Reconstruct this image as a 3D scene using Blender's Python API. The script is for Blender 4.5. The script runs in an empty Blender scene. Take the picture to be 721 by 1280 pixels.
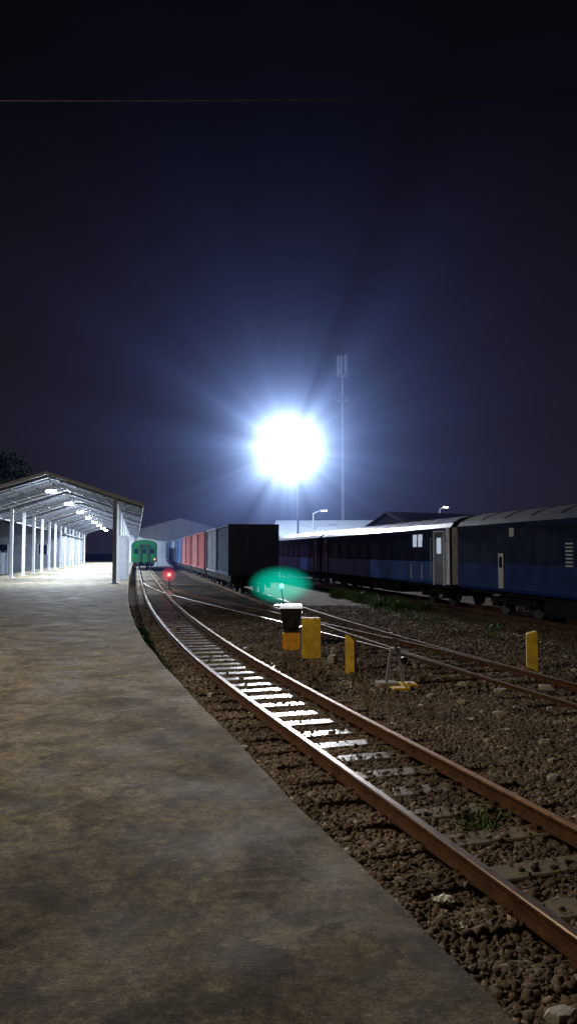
import bpy, math, random
import numpy as np
from mathutils import Vector, Matrix
random.seed(7); np.random.seed(7)
scene=bpy.context.scene
COL=scene.collection
scene.view_settings.view_transform='Standard'
scene.view_settings.look='None'
scene.view_settings.exposure=0

# ---------------------------------------------------------------- materials
def newmat(name):
    m=bpy.data.materials.new(name); m.use_nodes=True
    nt=m.node_tree; nt.nodes.clear()
    out=nt.nodes.new('ShaderNodeOutputMaterial')
    return m,nt,out
def mat(name,c1,c2=None,scale=6,rough=0.6,rough2=None,metal=0.0,bump=0.0,bscale=None,detail=6,spec=0.5,stretch=None,emit=None,emit_s=0,perobj=0):
    m,nt,out=newmat(name)
    b=nt.nodes.new('ShaderNodeBsdfPrincipled')
    nt.links.new(b.outputs[0],out.inputs[0])
    b.inputs['Metallic'].default_value=metal
    b.inputs['Specular IOR Level'].default_value=spec
    tc=nt.nodes.new('ShaderNodeTexCoord'); mp=nt.nodes.new('ShaderNodeMapping')
    nt.links.new(tc.outputs['Object'],mp.inputs[0])
    if stretch: mp.inputs['Scale'].default_value=stretch
    vec=mp.outputs[0]
    if perobj:
        oi=nt.nodes.new('ShaderNodeObjectInfo'); ad=nt.nodes.new('ShaderNodeVectorMath'); ad.operation='ADD'
        sc=nt.nodes.new('ShaderNodeMath'); sc.operation='MULTIPLY'; sc.inputs[1].default_value=37.0
        nt.links.new(oi.outputs['Random'],sc.inputs[0]); nt.links.new(vec,ad.inputs[0]); nt.links.new(sc.outputs[0],ad.inputs[1]); vec=ad.outputs[0]
    n=nt.nodes.new('ShaderNodeTexNoise'); n.inputs['Scale'].default_value=scale; n.inputs['Detail'].default_value=detail; n.inputs['Roughness'].default_value=0.65
    nt.links.new(vec,n.inputs['Vector'])
    c2=c2 or tuple(x*0.6 for x in c1)
    r=nt.nodes.new('ShaderNodeValToRGB')
    r.color_ramp.elements[0].position=0.32; r.color_ramp.elements[1].position=0.68
    r.color_ramp.elements[0].color=(*c2,1); r.color_ramp.elements[1].color=(*c1,1)
    nt.links.new(n.outputs['Fac'],r.inputs[0]); nt.links.new(r.outputs[0],b.inputs['Base Color'])
    if rough2 is None: rough2=min(1,rough+0.15)
    mr=nt.nodes.new('ShaderNodeMapRange'); mr.inputs[1].default_value=.3; mr.inputs[2].default_value=.7
    mr.inputs[3].default_value=rough2; mr.inputs[4].default_value=rough
    nt.links.new(n.outputs['Fac'],mr.inputs[0]); nt.links.new(mr.outputs[0],b.inputs['Roughness'])
    if bump:
        n2=nt.nodes.new('ShaderNodeTexNoise'); n2.inputs['Scale'].default_value=bscale or scale*6; n2.inputs['Detail'].default_value=5
        nt.links.new(vec,n2.inputs['Vector'])
        bp=nt.nodes.new('ShaderNodeBump'); bp.inputs['Strength'].default_value=bump; bp.inputs['Distance'].default_value=0.02
        nt.links.new(n2.outputs['Fac'],bp.inputs['Height']); nt.links.new(bp.outputs[0],b.inputs['Normal'])
    if emit:
        b.inputs['Emission Color'].default_value=(*emit,1); b.inputs['Emission Strength'].default_value=emit_s
    return m

M={}
M['rust']=mat('rusty_rail',(.13,.06,.030),(.05,.026,.016),scale=9,rough=.75,rough2=.95,bump=.5,bscale=60,spec=.15)
M['steelrail']=mat('polished_rail_head',(.40,.34,.30),(.16,.09,.06),scale=5,rough=.24,rough2=.5,metal=.8,bump=.08,bscale=30,stretch=(3,1,1))
M['rustrail']=mat('rusted_rail_head',(.42,.21,.10),(.2,.09,.04),scale=7,rough=.42,rough2=.65,metal=.3,bump=.2,bscale=40)
M['dullrail']=mat('dull_rusty_rail_head',(.17,.09,.05),(.09,.05,.03),scale=7,rough=.65,rough2=.85,metal=.1,bump=.2,bscale=40,spec=.2)
M['sleeper']=mat('worn_sleeper',(.31,.27,.205),(.12,.10,.075),scale=4.5,rough=.17,rough2=.40,bump=.2,bscale=30,perobj=1,spec=.38)
M['steel_w']=mat('white_painted_steel',(.55,.57,.62),(.42,.44,.48),scale=3,rough=.45)
M['steel_g']=mat('grey_steel',(.13,.13,.16),(.07,.07,.1),scale=4,rough=.55,spec=.3)
M['postgrey']=mat('grey_post_paint',(.32,.32,.37),(.22,.22,.27),scale=4,rough=.55,spec=.3)
M['mast']=mat('dull_mast_steel',(.02,.022,.028),(.012,.012,.018),scale=4,rough=.8,spec=.05)
M['mastgrey']=mat('galvanised_mast_steel',(.36,.38,.42),(.24,.26,.3),scale=4,rough=.6,spec=.3)
M['roofsheet']=mat('grey_roof_sheet',(.34,.37,.43),(.24,.27,.32),scale=2,rough=.6)
M['purlin']=mat('dark_purlin_steel',(.15,.16,.19),(.10,.11,.14),scale=3,rough=.5)
M['navy']=mat('navy_paint',(.010,.020,.075),(.006,.013,.045),scale=1.5,rough=.5,rough2=.7,spec=.06)
M['blue']=mat('blue_paint',(.010,.036,.19),(.007,.025,.12),scale=1.2,rough=.5,rough2=.7,spec=.08)
M['blue2']=mat('faded_blue_paint',(.04,.12,.38),(.018,.05,.2),scale=.7,rough=.4,rough2=.55,spec=.18,bump=.06,bscale=3)
M['band']=mat('dark_window_band',(.007,.013,.04),(.004,.008,.024),scale=2,rough=.5,rough2=.7,spec=.06)
M['traingrey']=mat('weathered_train_roof',(.68,.71,.76),(.38,.40,.46),scale=2.5,rough=.24,rough2=.42,metal=.5,bump=.08,bscale=20)
M['glass']=mat('dark_glass',(.007,.012,.036),(.004,.008,.024),scale=2,rough=.4,rough2=.5,spec=.06)
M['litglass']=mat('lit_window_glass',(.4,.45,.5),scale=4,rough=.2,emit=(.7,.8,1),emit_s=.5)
M['capglow']=mat('glowing_signal_cap',(.7,.75,.8),scale=4,rough=.3,emit=(.85,.9,1),emit_s=.6)  # cap is no lamp; its brightness is put in as emission
M['palepanel']=mat('pale_panel',(.6,.6,.58),(.35,.35,.35),scale=8,rough=.4)
M['silver']=mat('brushed_silver_panel',(.8,.82,.85),(.5,.52,.55),scale=3,rough=.4,metal=.1)
M['under']=mat('underframe_grime',(.02,.018,.018),(.01,.009,.009),scale=6,rough=.8,spec=.1)
M['wheel']=mat('wheel_steel',(.05,.04,.035),(.02,.018,.015),scale=5,rough=.6,metal=.3)
M['green']=mat('green_train_paint',(.012,.13,.04),(.009,.09,.03),scale=2,rough=.7,spec=.1)
M['door']=mat('brown_door',(.05,.035,.032),(.025,.018,.018),scale=4,rough=.4)
M['cgrey']=mat('dark_blue_grey_container',(.06,.078,.125),(.04,.052,.088),scale=1.5,rough=.7,bump=.1,spec=.15)
M['cmid']=mat('mid_grey_container',(.17,.18,.22),(.11,.12,.15),scale=1.5,rough=.6,bump=.1,spec=.2)
M['cred']=mat('faded_red_container',(.36,.11,.10),(.25,.075,.07),scale=1.5,rough=.7,spec=.1)
M['cpink']=mat('bleached_red_container',(.36,.15,.14),(.25,.10,.10),scale=1.5,rough=.7,spec=.1)
M['cblue']=mat('blue_container',(.05,.10,.22),(.035,.07,.15),scale=1.5,rough=.6,spec=.2)
M['cwhite']=mat('pale_container',(.36,.37,.40),(.26,.27,.3),scale=1.5,rough=.6,spec=.2)
M['yellow']=mat('yellow_paint',(.84,.56,.035),(.45,.27,.03),scale=6,rough=.6,bump=.6,bscale=25,perobj=1)
M['orange']=mat('orange_yellow_paint',(.82,.40,.03),(.55,.24,.02),scale=9,rough=.5,bump=.4,bscale=30)
M['black']=mat('black_iron',(.02,.02,.022),(.01,.01,.012),scale=6,rough=.45,metal=.3)
M['conc']=mat('pale_concrete',(.38,.35,.30),(.22,.19,.16),scale=9,rough=.8,bump=.5,bscale=40,perobj=1)
M['wall']=mat('grey_wall',(.16,.17,.2),(.1,.11,.13),scale=1.2,rough=.8)
M['wallpale']=mat('pale_wall',(.45,.47,.52),(.32,.34,.38),scale=.5,rough=.8,stretch=(1,1,.3))
M['tile']=mat('dark_roof_tiles',(.07,.06,.065),(.035,.03,.035),scale=2,rough=.6,stretch=(1,8,8))
M['sheetblue']=mat('pale_blue_roof_metal',(.38,.41,.46),(.27,.3,.34),scale=1,rough=.5,metal=.1)
M['bark']=mat('bark',(.05,.04,.03),scale=5,rough=.9,bump=.5)
M['leaf']=mat('leaves',(.04,.065,.02),(.02,.035,.014),scale=.7,rough=.8,spec=.1)
M['grass']=mat('weeds',(.10,.20,.045),(.05,.10,.025),scale=3,rough=.55)
M['plastic']=mat('litter_plastic',(.7,.68,.65),(.5,.48,.46),scale=20,rough=.6,spec=.2)
M['lamp']=mat('lamp_glass',(.9,.9,.9),scale=3,emit=(.85,.93,1),emit_s=60)
M['flood']=mat('flood_lamp_glass',(.9,.9,.9),scale=3,emit=(.85,.92,1),emit_s=150)
M['farlamp']=mat('far_lamp_glass',(.9,.9,.9),scale=3,emit=(.85,.92,1),emit_s=25)
M['greenlens']=mat('green_lens',(.1,.9,.5),scale=3,emit=(.2,1,.6),emit_s=2.2)
M['redlens']=mat('red_lens',(.9,.1,.05),scale=3,emit=(1,.06,.05),emit_s=14)
M['wire']=mat('cable',(.03,.03,.034),(.015,.015,.018),scale=2,rough=.6,spec=.2)

def stone_mat():
    m,nt,out=newmat('ballast_stone')
    b=nt.nodes.new('ShaderNodeBsdfPrincipled'); nt.links.new(b.outputs[0],out.inputs[0])
    g=nt.nodes.new('ShaderNodeNewGeometry'); r=nt.nodes.new('ShaderNodeValToRGB')
    cr=r.color_ramp
    cr.elements[0].position=0; cr.elements[0].color=(.13,.10,.08,1)
    cr.elements[1].position=1; cr.elements[1].color=(.48,.42,.34,1)
    e=cr.elements.new(.5); e.color=(.18,.14,.11,1)
    e=cr.elements.new(.95); e.color=(.24,.19,.15,1)
    nt.links.new(g.outputs['Random Per Island'],r.inputs[0])
    n=nt.nodes.new('ShaderNodeTexNoise'); n.inputs['Scale'].default_value=60; n.inputs['Detail'].default_value=4
    tc=nt.nodes.new('ShaderNodeTexCoord'); nt.links.new(tc.outputs['Object'],n.inputs['Vector'])
    mx=nt.nodes.new('ShaderNodeMix'); mx.data_type='RGBA'; mx.blend_type='MULTIPLY'; mx.inputs[0].default_value=.6
    nt.links.new(r.outputs[0],mx.inputs[6])
    mr=nt.nodes.new('ShaderNodeMapRange'); mr.inputs[3].default_value=.5; mr.inputs[4].default_value=1.5
    nt.links.new(n.outputs['Fac'],mr.inputs[0]); nt.links.new(mr.outputs[0],mx.inputs[7])
    n3=nt.nodes.new('ShaderNodeTexNoise'); n3.inputs['Scale'].default_value=.9; n3.inputs['Detail'].default_value=5; nt.links.new(tc.outputs['Object'],n3.inputs['Vector'])
    mr3=nt.nodes.new('ShaderNodeMapRange'); mr3.inputs[1].default_value=.35; mr3.inputs[2].default_value=.65; mr3.inputs[3].default_value=.6; mr3.inputs[4].default_value=1.1
    nt.links.new(n3.outputs['Fac'],mr3.inputs[0])
    mx3=nt.nodes.new('ShaderNodeMix'); mx3.data_type='RGBA'; mx3.blend_type='MULTIPLY'; mx3.inputs[0].default_value=1
    nt.links.new(mx.outputs[2],mx3.inputs[6]); nt.links.new(mr3.outputs[0],mx3.inputs[7])
    nt.links.new(mx3.outputs[2],b.inputs['Base Color'])
    b.inputs['Roughness'].default_value=.95; b.inputs['Specular IOR Level'].default_value=.08
    bp=nt.nodes.new('ShaderNodeBump'); bp.inputs['Strength'].default_value=.5; bp.inputs['Distance'].default_value=.008
    nt.links.new(n.outputs['Fac'],bp.inputs['Height']); nt.links.new(bp.outputs[0],b.inputs['Normal'])
    return m
M['stone']=stone_mat()

def ground_mat():
    m,nt,out=newmat('gravel_ground')
    b=nt.nodes.new('ShaderNodeBsdfPrincipled'); nt.links.new(b.outputs[0],out.inputs[0])
    tc=nt.nodes.new('ShaderNodeTexCoord')
    v=nt.nodes.new('ShaderNodeTexVoronoi'); v.inputs['Scale'].default_value=18; nt.links.new(tc.outputs['Object'],v.inputs['Vector'])
    n=nt.nodes.new('ShaderNodeTexNoise'); n.inputs['Scale'].default_value=.8; n.inputs['Detail'].default_value=8; nt.links.new(tc.outputs['Object'],n.inputs['Vector'])
    sep=nt.nodes.new('ShaderNodeSeparateColor'); nt.links.new(v.outputs['Color'],sep.inputs[0])
    r=nt.nodes.new('ShaderNodeValToRGB'); r.color_ramp.elements[0].color=(.035,.026,.02,1); r.color_ramp.elements[1].color=(.11,.083,.064,1)
    nt.links.new(sep.outputs[0],r.inputs[0])
    r2=nt.nodes.new('ShaderNodeValToRGB'); r2.color_ramp.elements[0].position=.35; r2.color_ramp.elements[1].position=.65
    r2.color_ramp.elements[0].color=(.45,.45,.45,1); r2.color_ramp.elements[1].color=(1.1,1.05,1,1); nt.links.new(n.outputs['Fac'],r2.inputs[0])
    mx=nt.nodes.new('ShaderNodeMix'); mx.data_type='RGBA'; mx.blend_type='MULTIPLY'; mx.inputs[0].default_value=1
    nt.links.new(r.outputs[0],mx.inputs[6]); nt.links.new(r2.outputs[0],mx.inputs[7]); nt.links.new(mx.outputs[2],b.inputs['Base Color'])
    b.inputs['Roughness'].default_value=.95; b.inputs['Specular IOR Level'].default_value=.05
    bp=nt.nodes.new('ShaderNodeBump'); bp.inputs['Strength'].default_value=.9; bp.inputs['Distance'].default_value=.04; bp.invert=True
    nt.links.new(v.outputs['Distance'],bp.inputs['Height']); nt.links.new(bp.outputs[0],b.inputs['Normal'])
    return m
M['ground']=ground_mat()

def platform_mat():
    m,nt,out=newmat('brushed_concrete_platform')
    L=nt.links.new; N=nt.nodes.new
    b=N('ShaderNodeBsdfPrincipled'); L(b.outputs[0],out.inputs[0])
    tc=N('ShaderNodeTexCoord')
    rot=N('ShaderNodeMapping'); rot.inputs['Rotation'].default_value=(0,0,-math.radians(4)); L(tc.outputs['Object'],rot.inputs[0])
    def noise(scale,det=6,vec=rot.outputs[0],rg=.6,dist=0):
        n=N('ShaderNodeTexNoise'); n.inputs['Scale'].default_value=scale; n.inputs['Detail'].default_value=det; n.inputs['Roughness'].default_value=rg; n.inputs['Distortion'].default_value=dist; L(vec,n.inputs['Vector']); return n
    def mrange(src,a,b_,c,d):
        q=N('ShaderNodeMapRange'); q.inputs[1].default_value=a; q.inputs[2].default_value=b_; q.inputs[3].default_value=c; q.inputs[4].default_value=d; L(src,q.inputs[0]); return q.outputs[0]
    def mul(a,b_):
        q=N('ShaderNodeMix'); q.data_type='RGBA'; q.blend_type='MULTIPLY'; q.inputs[0].default_value=1; L(a,q.inputs[6]); L(b_,q.inputs[7]); return q.outputs[2]
    big=noise(1.3,13,rg=.88,dist=.3); mid=noise(14,10,rg=.85); fine=noise(130,5,rg=.8); patch=noise(1.7,6,rg=.6)
    stain=noise(2.6,10,rg=.72,dist=.8)
    st=N('ShaderNodeMapping'); st.inputs['Scale'].default_value=(3.5,46,1); L(rot.outputs[0],st.inputs[0])
    brush=noise(2.0,9,st.outputs[0],.85)
    r=N('ShaderNodeValToRGB'); cr=r.color_ramp
    cr.elements[0].position=.38; cr.elements[0].color=(.12,.098,.060,1)
    cr.elements[1].position=.62; cr.elements[1].color=(.37,.31,.21,1)
    e=cr.elements.new(.5); e.color=(.23,.188,.122,1)
    L(big.outputs['Fac'],r.inputs[0])
    c=mul(r.outputs[0],mrange(mid.outputs['Fac'],.40,.60,.45,1.35))
    c=mul(c,mrange(brush.outputs['Fac'],.38,.62,.62,1.25))
    c=mul(c,mrange(stain.outputs['Fac'],.42,.52,.55,1.05))
    c=mul(c,mrange(fine.outputs['Fac'],.38,.6,.35,1.35))
    sx=N('ShaderNodeSeparateXYZ'); jn=N('ShaderNodeMapping'); jn.inputs['Rotation'].default_value=(0,0,-math.radians(10)); L(tc.outputs['Object'],jn.inputs[0]); L(jn.outputs[0],sx.inputs[0])
    wob=N('ShaderNodeMath'); wob.operation='MULTIPLY_ADD'; wob.inputs[1].default_value=.08; L(mid.outputs['Fac'],wob.inputs[0]); L(sx.outputs['Y'],wob.inputs[2])
    md=N('ShaderNodeMath'); md.operation='PINGPONG'; md.inputs[1].default_value=1.0; L(wob.outputs[0],md.inputs[0])
    c=mul(c,mrange(md.outputs[0],0,.016,.5,1))
    L(c,b.inputs['Base Color'])
    b.inputs['Specular IOR Level'].default_value=.10
    L(mrange(patch.outputs['Fac'],.35,.65,.65,.9),b.inputs['Roughness'])
    h=N('ShaderNodeMath'); h.operation='MULTIPLY_ADD'; h.inputs[1].default_value=1.0; L(brush.outputs['Fac'],h.inputs[0]); L(fine.outputs['Fac'],h.inputs[2])
    h3=N('ShaderNodeMath'); h3.operation='MULTIPLY_ADD'; h3.inputs[1].default_value=2.0; L(mid.outputs['Fac'],h3.inputs[0]); L(h.outputs[0],h3.inputs[2])
    bp=N('ShaderNodeBump'); bp.inputs['Strength'].default_value=.85; bp.inputs['Distance'].default_value=.010; L(h3.outputs[0],bp.inputs['Height']); L(bp.outputs[0],b.inputs['Normal'])
    return m
M['platform']=platform_mat()

# ---------------------------------------------------------------- mesh builder
class MB:
    def __init__(s): s.v=[]; s.f=[]; s.mi=[]
    def add(s,vs,fs,mi=0):
        o=len(s.v); s.v+= [tuple(p) for p in vs]; s.f+=[tuple(i+o for i in f) for f in fs]
        s.mi+= ([mi]*len(fs) if isinstance(mi,int) else list(mi)); return s
    def box(s,x0,x1,y0,y1,z0,z1,mi=0,ch=0.0):
        if ch>0:
            zt=z1-ch
            vs=[(x0,y0,z0),(x1,y0,z0),(x1,y1,z0),(x0,y1,z0),(x0,y0,zt),(x1,y0,zt),(x1,y1,zt),(x0,y1,zt),
                (x0+ch,y0+ch,z1),(x1-ch,y0+ch,z1),(x1-ch,y1-ch,z1),(x0+ch,y1-ch,z1)]
            fs=[(3,2,1,0)]+[(i,(i+1)%4,(i+1)%4+4,i+4) for i in range(4)]+[(i+4,(i+1)%4+4,(i+1)%4+8,i+8) for i in range(4)]+[(8,9,10,11)]
            return s.add(vs,fs,mi)
        vs=[(x0,y0,z0),(x1,y0,z0),(x1,y1,z0),(x0,y1,z0),(x0,y0,z1),(x1,y0,z1),(x1,y1,z1),(x0,y1,z1)]
        return s.add(vs,[(3,2,1,0),(4,5,6,7),(0,1,5,4),(1,2,6,5),(2,3,7,6),(3,0,4,7)],mi)
    def tube(s,p0,p1,r0,r1=None,n=10,mi=0,cap=True):
        r1=r0 if r1 is None else r1
        p0=Vector(p0);p1=Vector(p1); d=(p1-p0).normalized()
        a=Vector((0,0,1)) if abs(d.z)<.9 else Vector((1,0,0))
        u=d.cross(a).normalized(); w=d.cross(u)
        vs=[];
        for p,r in((p0,r0),(p1,r1)):
            for i in range(n):
                t=2*math.pi*i/n; vs.append(p+u*math.cos(t)*r+w*math.sin(t)*r)
        fs=[(i,i+n,(i+1)%n+n,(i+1)%n) for i in range(n)]
        if cap: fs+=[tuple(range(n)),tuple(reversed(range(n,2*n)))]
        return s.add(vs,fs,mi)
    def beam(s,p0,p1,w,h,mi=0):
        p0=Vector(p0);p1=Vector(p1); d=(p1-p0).normalized()
        a=Vector((0,0,1)) if abs(d.z)<.95 else Vector((0,1,0))
        u=d.cross(a).normalized()*w/2; k=u.cross(d).normalized()*h/2
        vs=[p0-u-k,p0+u-k,p0+u+k,p0-u+k,p1-u-k,p1+u-k,p1+u+k,p1-u+k]
        return s.add(vs,[(0,1,2,3),(7,6,5,4),(0,4,5,1),(1,5,6,2),(2,6,7,3),(3,7,4,0)],mi)
    def lathe(s,prof,n=18,mi=0,c=(0,0,0)):
        vs=[];fs=[]
        for r,z in prof:
            for i in range(n):
                t=2*math.pi*i/n; vs.append((c[0]+r*math.cos(t),c[1]+r*math.sin(t),c[2]+z))
        k=len(prof)
        for j in range(k-1):
            for i in range(n):
                fs.append((j*n+i,j*n+(i+1)%n,(j+1)*n+(i+1)%n,(j+1)*n+i))
        fs.append(tuple(reversed(range(n)))); fs.append(tuple(range((k-1)*n,k*n)))
        return s.add(vs,fs,mi)
    def mesh(s,name,mats,smooth=False):
        me=bpy.data.meshes.new(name); me.from_pydata(s.v,[],s.f)
        for m_ in mats: me.materials.append(M[m_] if isinstance(m_,str) else m_)
        me.polygons.foreach_set('material_index',s.mi)
        if smooth: me.polygons.foreach_set('use_smooth',[True]*len(s.f))
        me.update(); return me
def ob(name,me=None,parent=None,loc=(0,0,0),rz=0,label=None,category=None,group=None,kind=None,scale=None,rot=None):
    o=bpy.data.objects.new(name,me); COL.objects.link(o)
    o.location=loc; o.rotation_euler=rot if rot else (0,0,rz)
    if scale: o.scale=scale
    if parent: o.parent=parent
    if label:o['label']=label
    if category:o['category']=category
    if group:o['group']=group
    if kind:o['kind']=kind
    return o
def copy_tree(root,loc,rz=None,label=None):
    new=root.copy(); COL.objects.link(new); new.location=loc
    if rz is not None: new.rotation_euler=(0,0,rz)
    if label: new['label']=label
    def rec(src,dst):
        for c in src.children:
            k=c.copy(); COL.objects.link(k); k.parent=dst; rec(c,k)
    rec(root,new); return new
def light(name,typ,loc,energy,color,size=.1,parent=None):
    l=bpy.data.lights.new(name,typ); l.energy=energy; l.color=color
    if typ in('POINT','SPOT'): l.shadow_soft_size=size
    if typ=='AREA': l.size=size
    o=bpy.data.objects.new(name,l); COL.objects.link(o); o.location=loc
    if parent:o.parent=parent
    return o

HEAD=math.atan(.2)
# ---------------------------------------------------------------- track geometry
Ys=np.arange(-12,260,.25)
def integrate(Yk,mk,Y0,X0):
    m=np.interp(Ys,Yk,mk); X=np.concatenate([[0],np.cumsum((m[1:]+m[:-1])/2*.25)])
    X+=X0-np.interp(Y0,Ys,X); return X,m
AL,Am=integrate([-12,9,13,17,25,35,50],[-.322,-.322,-.30,-.262,-.23,-.21,-.2],8.12,.333)
AC=AL+.5335*np.sqrt(1+Am**2)
BC,Bm=integrate([-12,12,16,25,30],[-.29,-.29,-.26,-.22,-.2],10,4.85)
def fA(y): return np.interp(y,Ys,AC)
def fAl(y): return np.interp(y,Ys,AL)
def fB(y): return np.interp(y,Ys,BC)
Ck=[(13,float(fB(13))),(14.5,float(fB(14.5))-.02),(17,2.80),(20,1.68),(24,.2),(28.5,-1.52),(33,-3.25),(37,-4.75),(41,-6.15),(45.5,-7.5),(50,-8.72),(56,float(fA(56)))]
Ck=[(b_,a_) for a_,b_ in Ck]
def smooth_poly(k,step=.5):
    out=[];k=[np.array(p,float) for p in k]; k=[2*k[0]-k[1]]+k+[2*k[-1]-k[-2]]
    for i in range(1,len(k)-2):
        p0,p1,p2,p3=k[i-1:i+3]; n=max(2,int(np.linalg.norm(p2-p1)/step))
        for j in range(n):
            t=j/n; out.append(.5*((2*p1)+(-p0+p2)*t+(2*p0-5*p1+4*p2-p3)*t*t+(-p0+3*p1-3*p2+p3)*t**3))
    out.append(k[-2]); return np.array(out)
def fD(y): return 13.0-.2*y
def sweep(pts,prof,off,z,mi):
    pts=np.array(pts); d=np.gradient(pts,axis=0); d/=np.linalg.norm(d,axis=1)[:,None]
    nrm=np.stack([d[:,1],-d[:,0]],1)
    vs=[];k=len(prof)
    for p,n in zip(pts,nrm):
        for a,b in prof:
            q=p+n*(off+a); vs.append((q[0],q[1],z+b))
    fs=[];ms=[]
    for i in range(len(pts)-1):
        for j in range(k):
            fs.append((i*k+j,(i+1)*k+j,(i+1)*k+(j+1)%k,i*k+(j+1)%k)); ms.append(mi[j])
    fs.append(tuple(range(k))); fs.append(tuple(reversed(range((len(pts)-1)*k,len(pts)*k)))); ms+=[0,0]
    return vs,fs,ms
RAIL=[(-.055,-.13),(.055,-.13),(.055,-.118),(.012,-.105),(.010,-.04),(.033,-.032),(.034,-.008),(.026,0),(-.026,0),(-.034,-.008),(-.033,-.032),(-.010,-.04),(-.012,-.105),(-.055,-.118)]
RMI=[0,0,0,0,0,0,1,1,1,0,0,0,0,0]
slp=MB().box(-1.0,1.0,-.12,.12,-.29,-.133,0,ch=.012)
for sx in(-1,1):
    slp.box(sx*.5335-.13,sx*.5335+.13,-.075,.075,-.136,-.1265,1)
    for k in(-1,1): slp.box(sx*.5335+k*.085-.022,sx*.5335+k*.085+.022,-.03,.03,-.126,-.095,1,ch=.008)
slp_me=slp.mesh('sleeper_mesh',['sleeper','rust'])
SLEEPERS=[]
def build_track(name,label,pts,z=0.0,heads=('steelrail','steelrail'),s0=0,maxn=100,record=True,spacing=.6):
    root=ob(name,None,loc=(pts[0][0],pts[0][1],0),label=label,category='railway track',group='railway tracks in the yard')
    inv=(-pts[0][0],-pts[0][1],0)
    for sgn,h in zip((-1,1),heads):
        vs,fs,ms=sweep(pts,RAIL,sgn*.5335,z,RMI)
        r=ob('rail',MB().add(vs,fs,ms).mesh('rail_mesh',['rust',h]),root,loc=inv)
    seg=np.linalg.norm(np.diff(pts,axis=0),axis=1); S=np.concatenate([[0],np.cumsum(seg)])
    ss=np.arange(s0,S[-1],spacing); rest=MB(); cnt=0
    for s in ss:
        s2=s+random.uniform(-.03,.03)
        x=np.interp(s2,S,pts[:,0]); y=np.interp(s2,S,pts[:,1])
        x1=np.interp(s2+.3,S,pts[:,0]); y1=np.interp(s2+.3,S,pts[:,1])
        if s2+.3>S[-1]: continue
        a=math.atan2(-(x1-x),y1-y)+random.uniform(-.02,.02)
        if record: SLEEPERS.append((x,y,math.cos(a),math.sin(a)))
        if cnt<maxn:
            o=ob('sleeper',slp_me,root,loc=(x+inv[0],y+inv[1],random.uniform(-.014,.0)+z),rz=a); cnt+=1
            o.rotation_euler=(random.uniform(-.012,.012),random.uniform(-.006,.006),a)
        else:
            Rm=Matrix.Rotation(a,4,'Z'); 
            rest.add([tuple(Rm@Vector(v)+Vector((x,y,z))) for v in slp.v[:12]],slp.f[:10],0)
    if rest.v: ob('sleeper_run',rest.mesh('sleeper_run_mesh',['sleeper']),root,loc=inv,kind='stuff')
    return root
ya=np.concatenate([np.arange(1.5,60,.5),np.arange(60,240,5)])
build_track('railway_track','curving railway track with polished and rusty rails beside the platform',np.stack([fA(ya),ya],1),heads=('steelrail','rustrail'))
yb=np.concatenate([np.arange(4,50,.5),np.arange(50,240,6)])
build_track('railway_track','rusty siding track carrying the container wagons',np.stack([fB(yb),yb],1),heads=('dullrail','dullrail'),z=-.06,maxn=90)
build_track('railway_track','turnout track with shining rail crossing to the platform line',smooth_poly(Ck),z=-.075,heads=('steelrail','dullrail'),maxn=90,spacing=.75)
yd=np.arange(2,130,3.0)
build_track('railway_track','siding track beneath the blue passenger train',np.stack([fD(yd),yd],1),z=-.02,heads=('dullrail','dullrail'),maxn=60,record=False)

# ---------------------------------------------------------------- ground & platform
GZ=-.20
g=MB().add([(-600,-300,GZ),(600,-300,GZ),(600,900,GZ),(-600,900,GZ)],[(0,1,2,3)])
ob('ground',g.mesh('ground_mesh',['ground']),kind='structure')
PZ=.45
def edge(y):
    off=np.interp(y,[-10,5,9,13,22,34,60],[1.26,1.26,1.21,1.14,.98,.86,.86])
    return fAl(y)-off
yp=np.concatenate([np.arange(-8,30,.1),np.arange(30,150,2)])
rg=np.random.RandomState(4)
chip=np.convolve(rg.normal(0,1,len(yp)),np.ones(3)/3,'same')
ex=edge(yp)+np.where(yp<30,.008*np.sin(yp*2.1)+.005*chip-np.clip(chip-.9,0,1)*.03,0)
lx=-9.2-.2*yp
p=MB(); n=len(yp); 
cols=[lx,ex-.02,ex,ex-.01,lx]; zs=[PZ,PZ,PZ-.02,-.3,-.3]
vs=[]
for i in range(n):
    for c,z in zip(cols,zs): vs.append((c[i],yp[i],z))
fs=[]
for i in range(n-1):
    for j in range(4): fs.append((i*5+j,i*5+j+1,(i+1)*5+j+1,(i+1)*5+j))
    fs.append((i*5+4,i*5,(i+1)*5,(i+1)*5+4))
fs+= [(0,4,3,2,1),tuple((n-1)*5+k for k in range(5))]
p.add(vs,fs); ob('platform',p.mesh('platform_mesh',['platform']),kind='structure')

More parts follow.
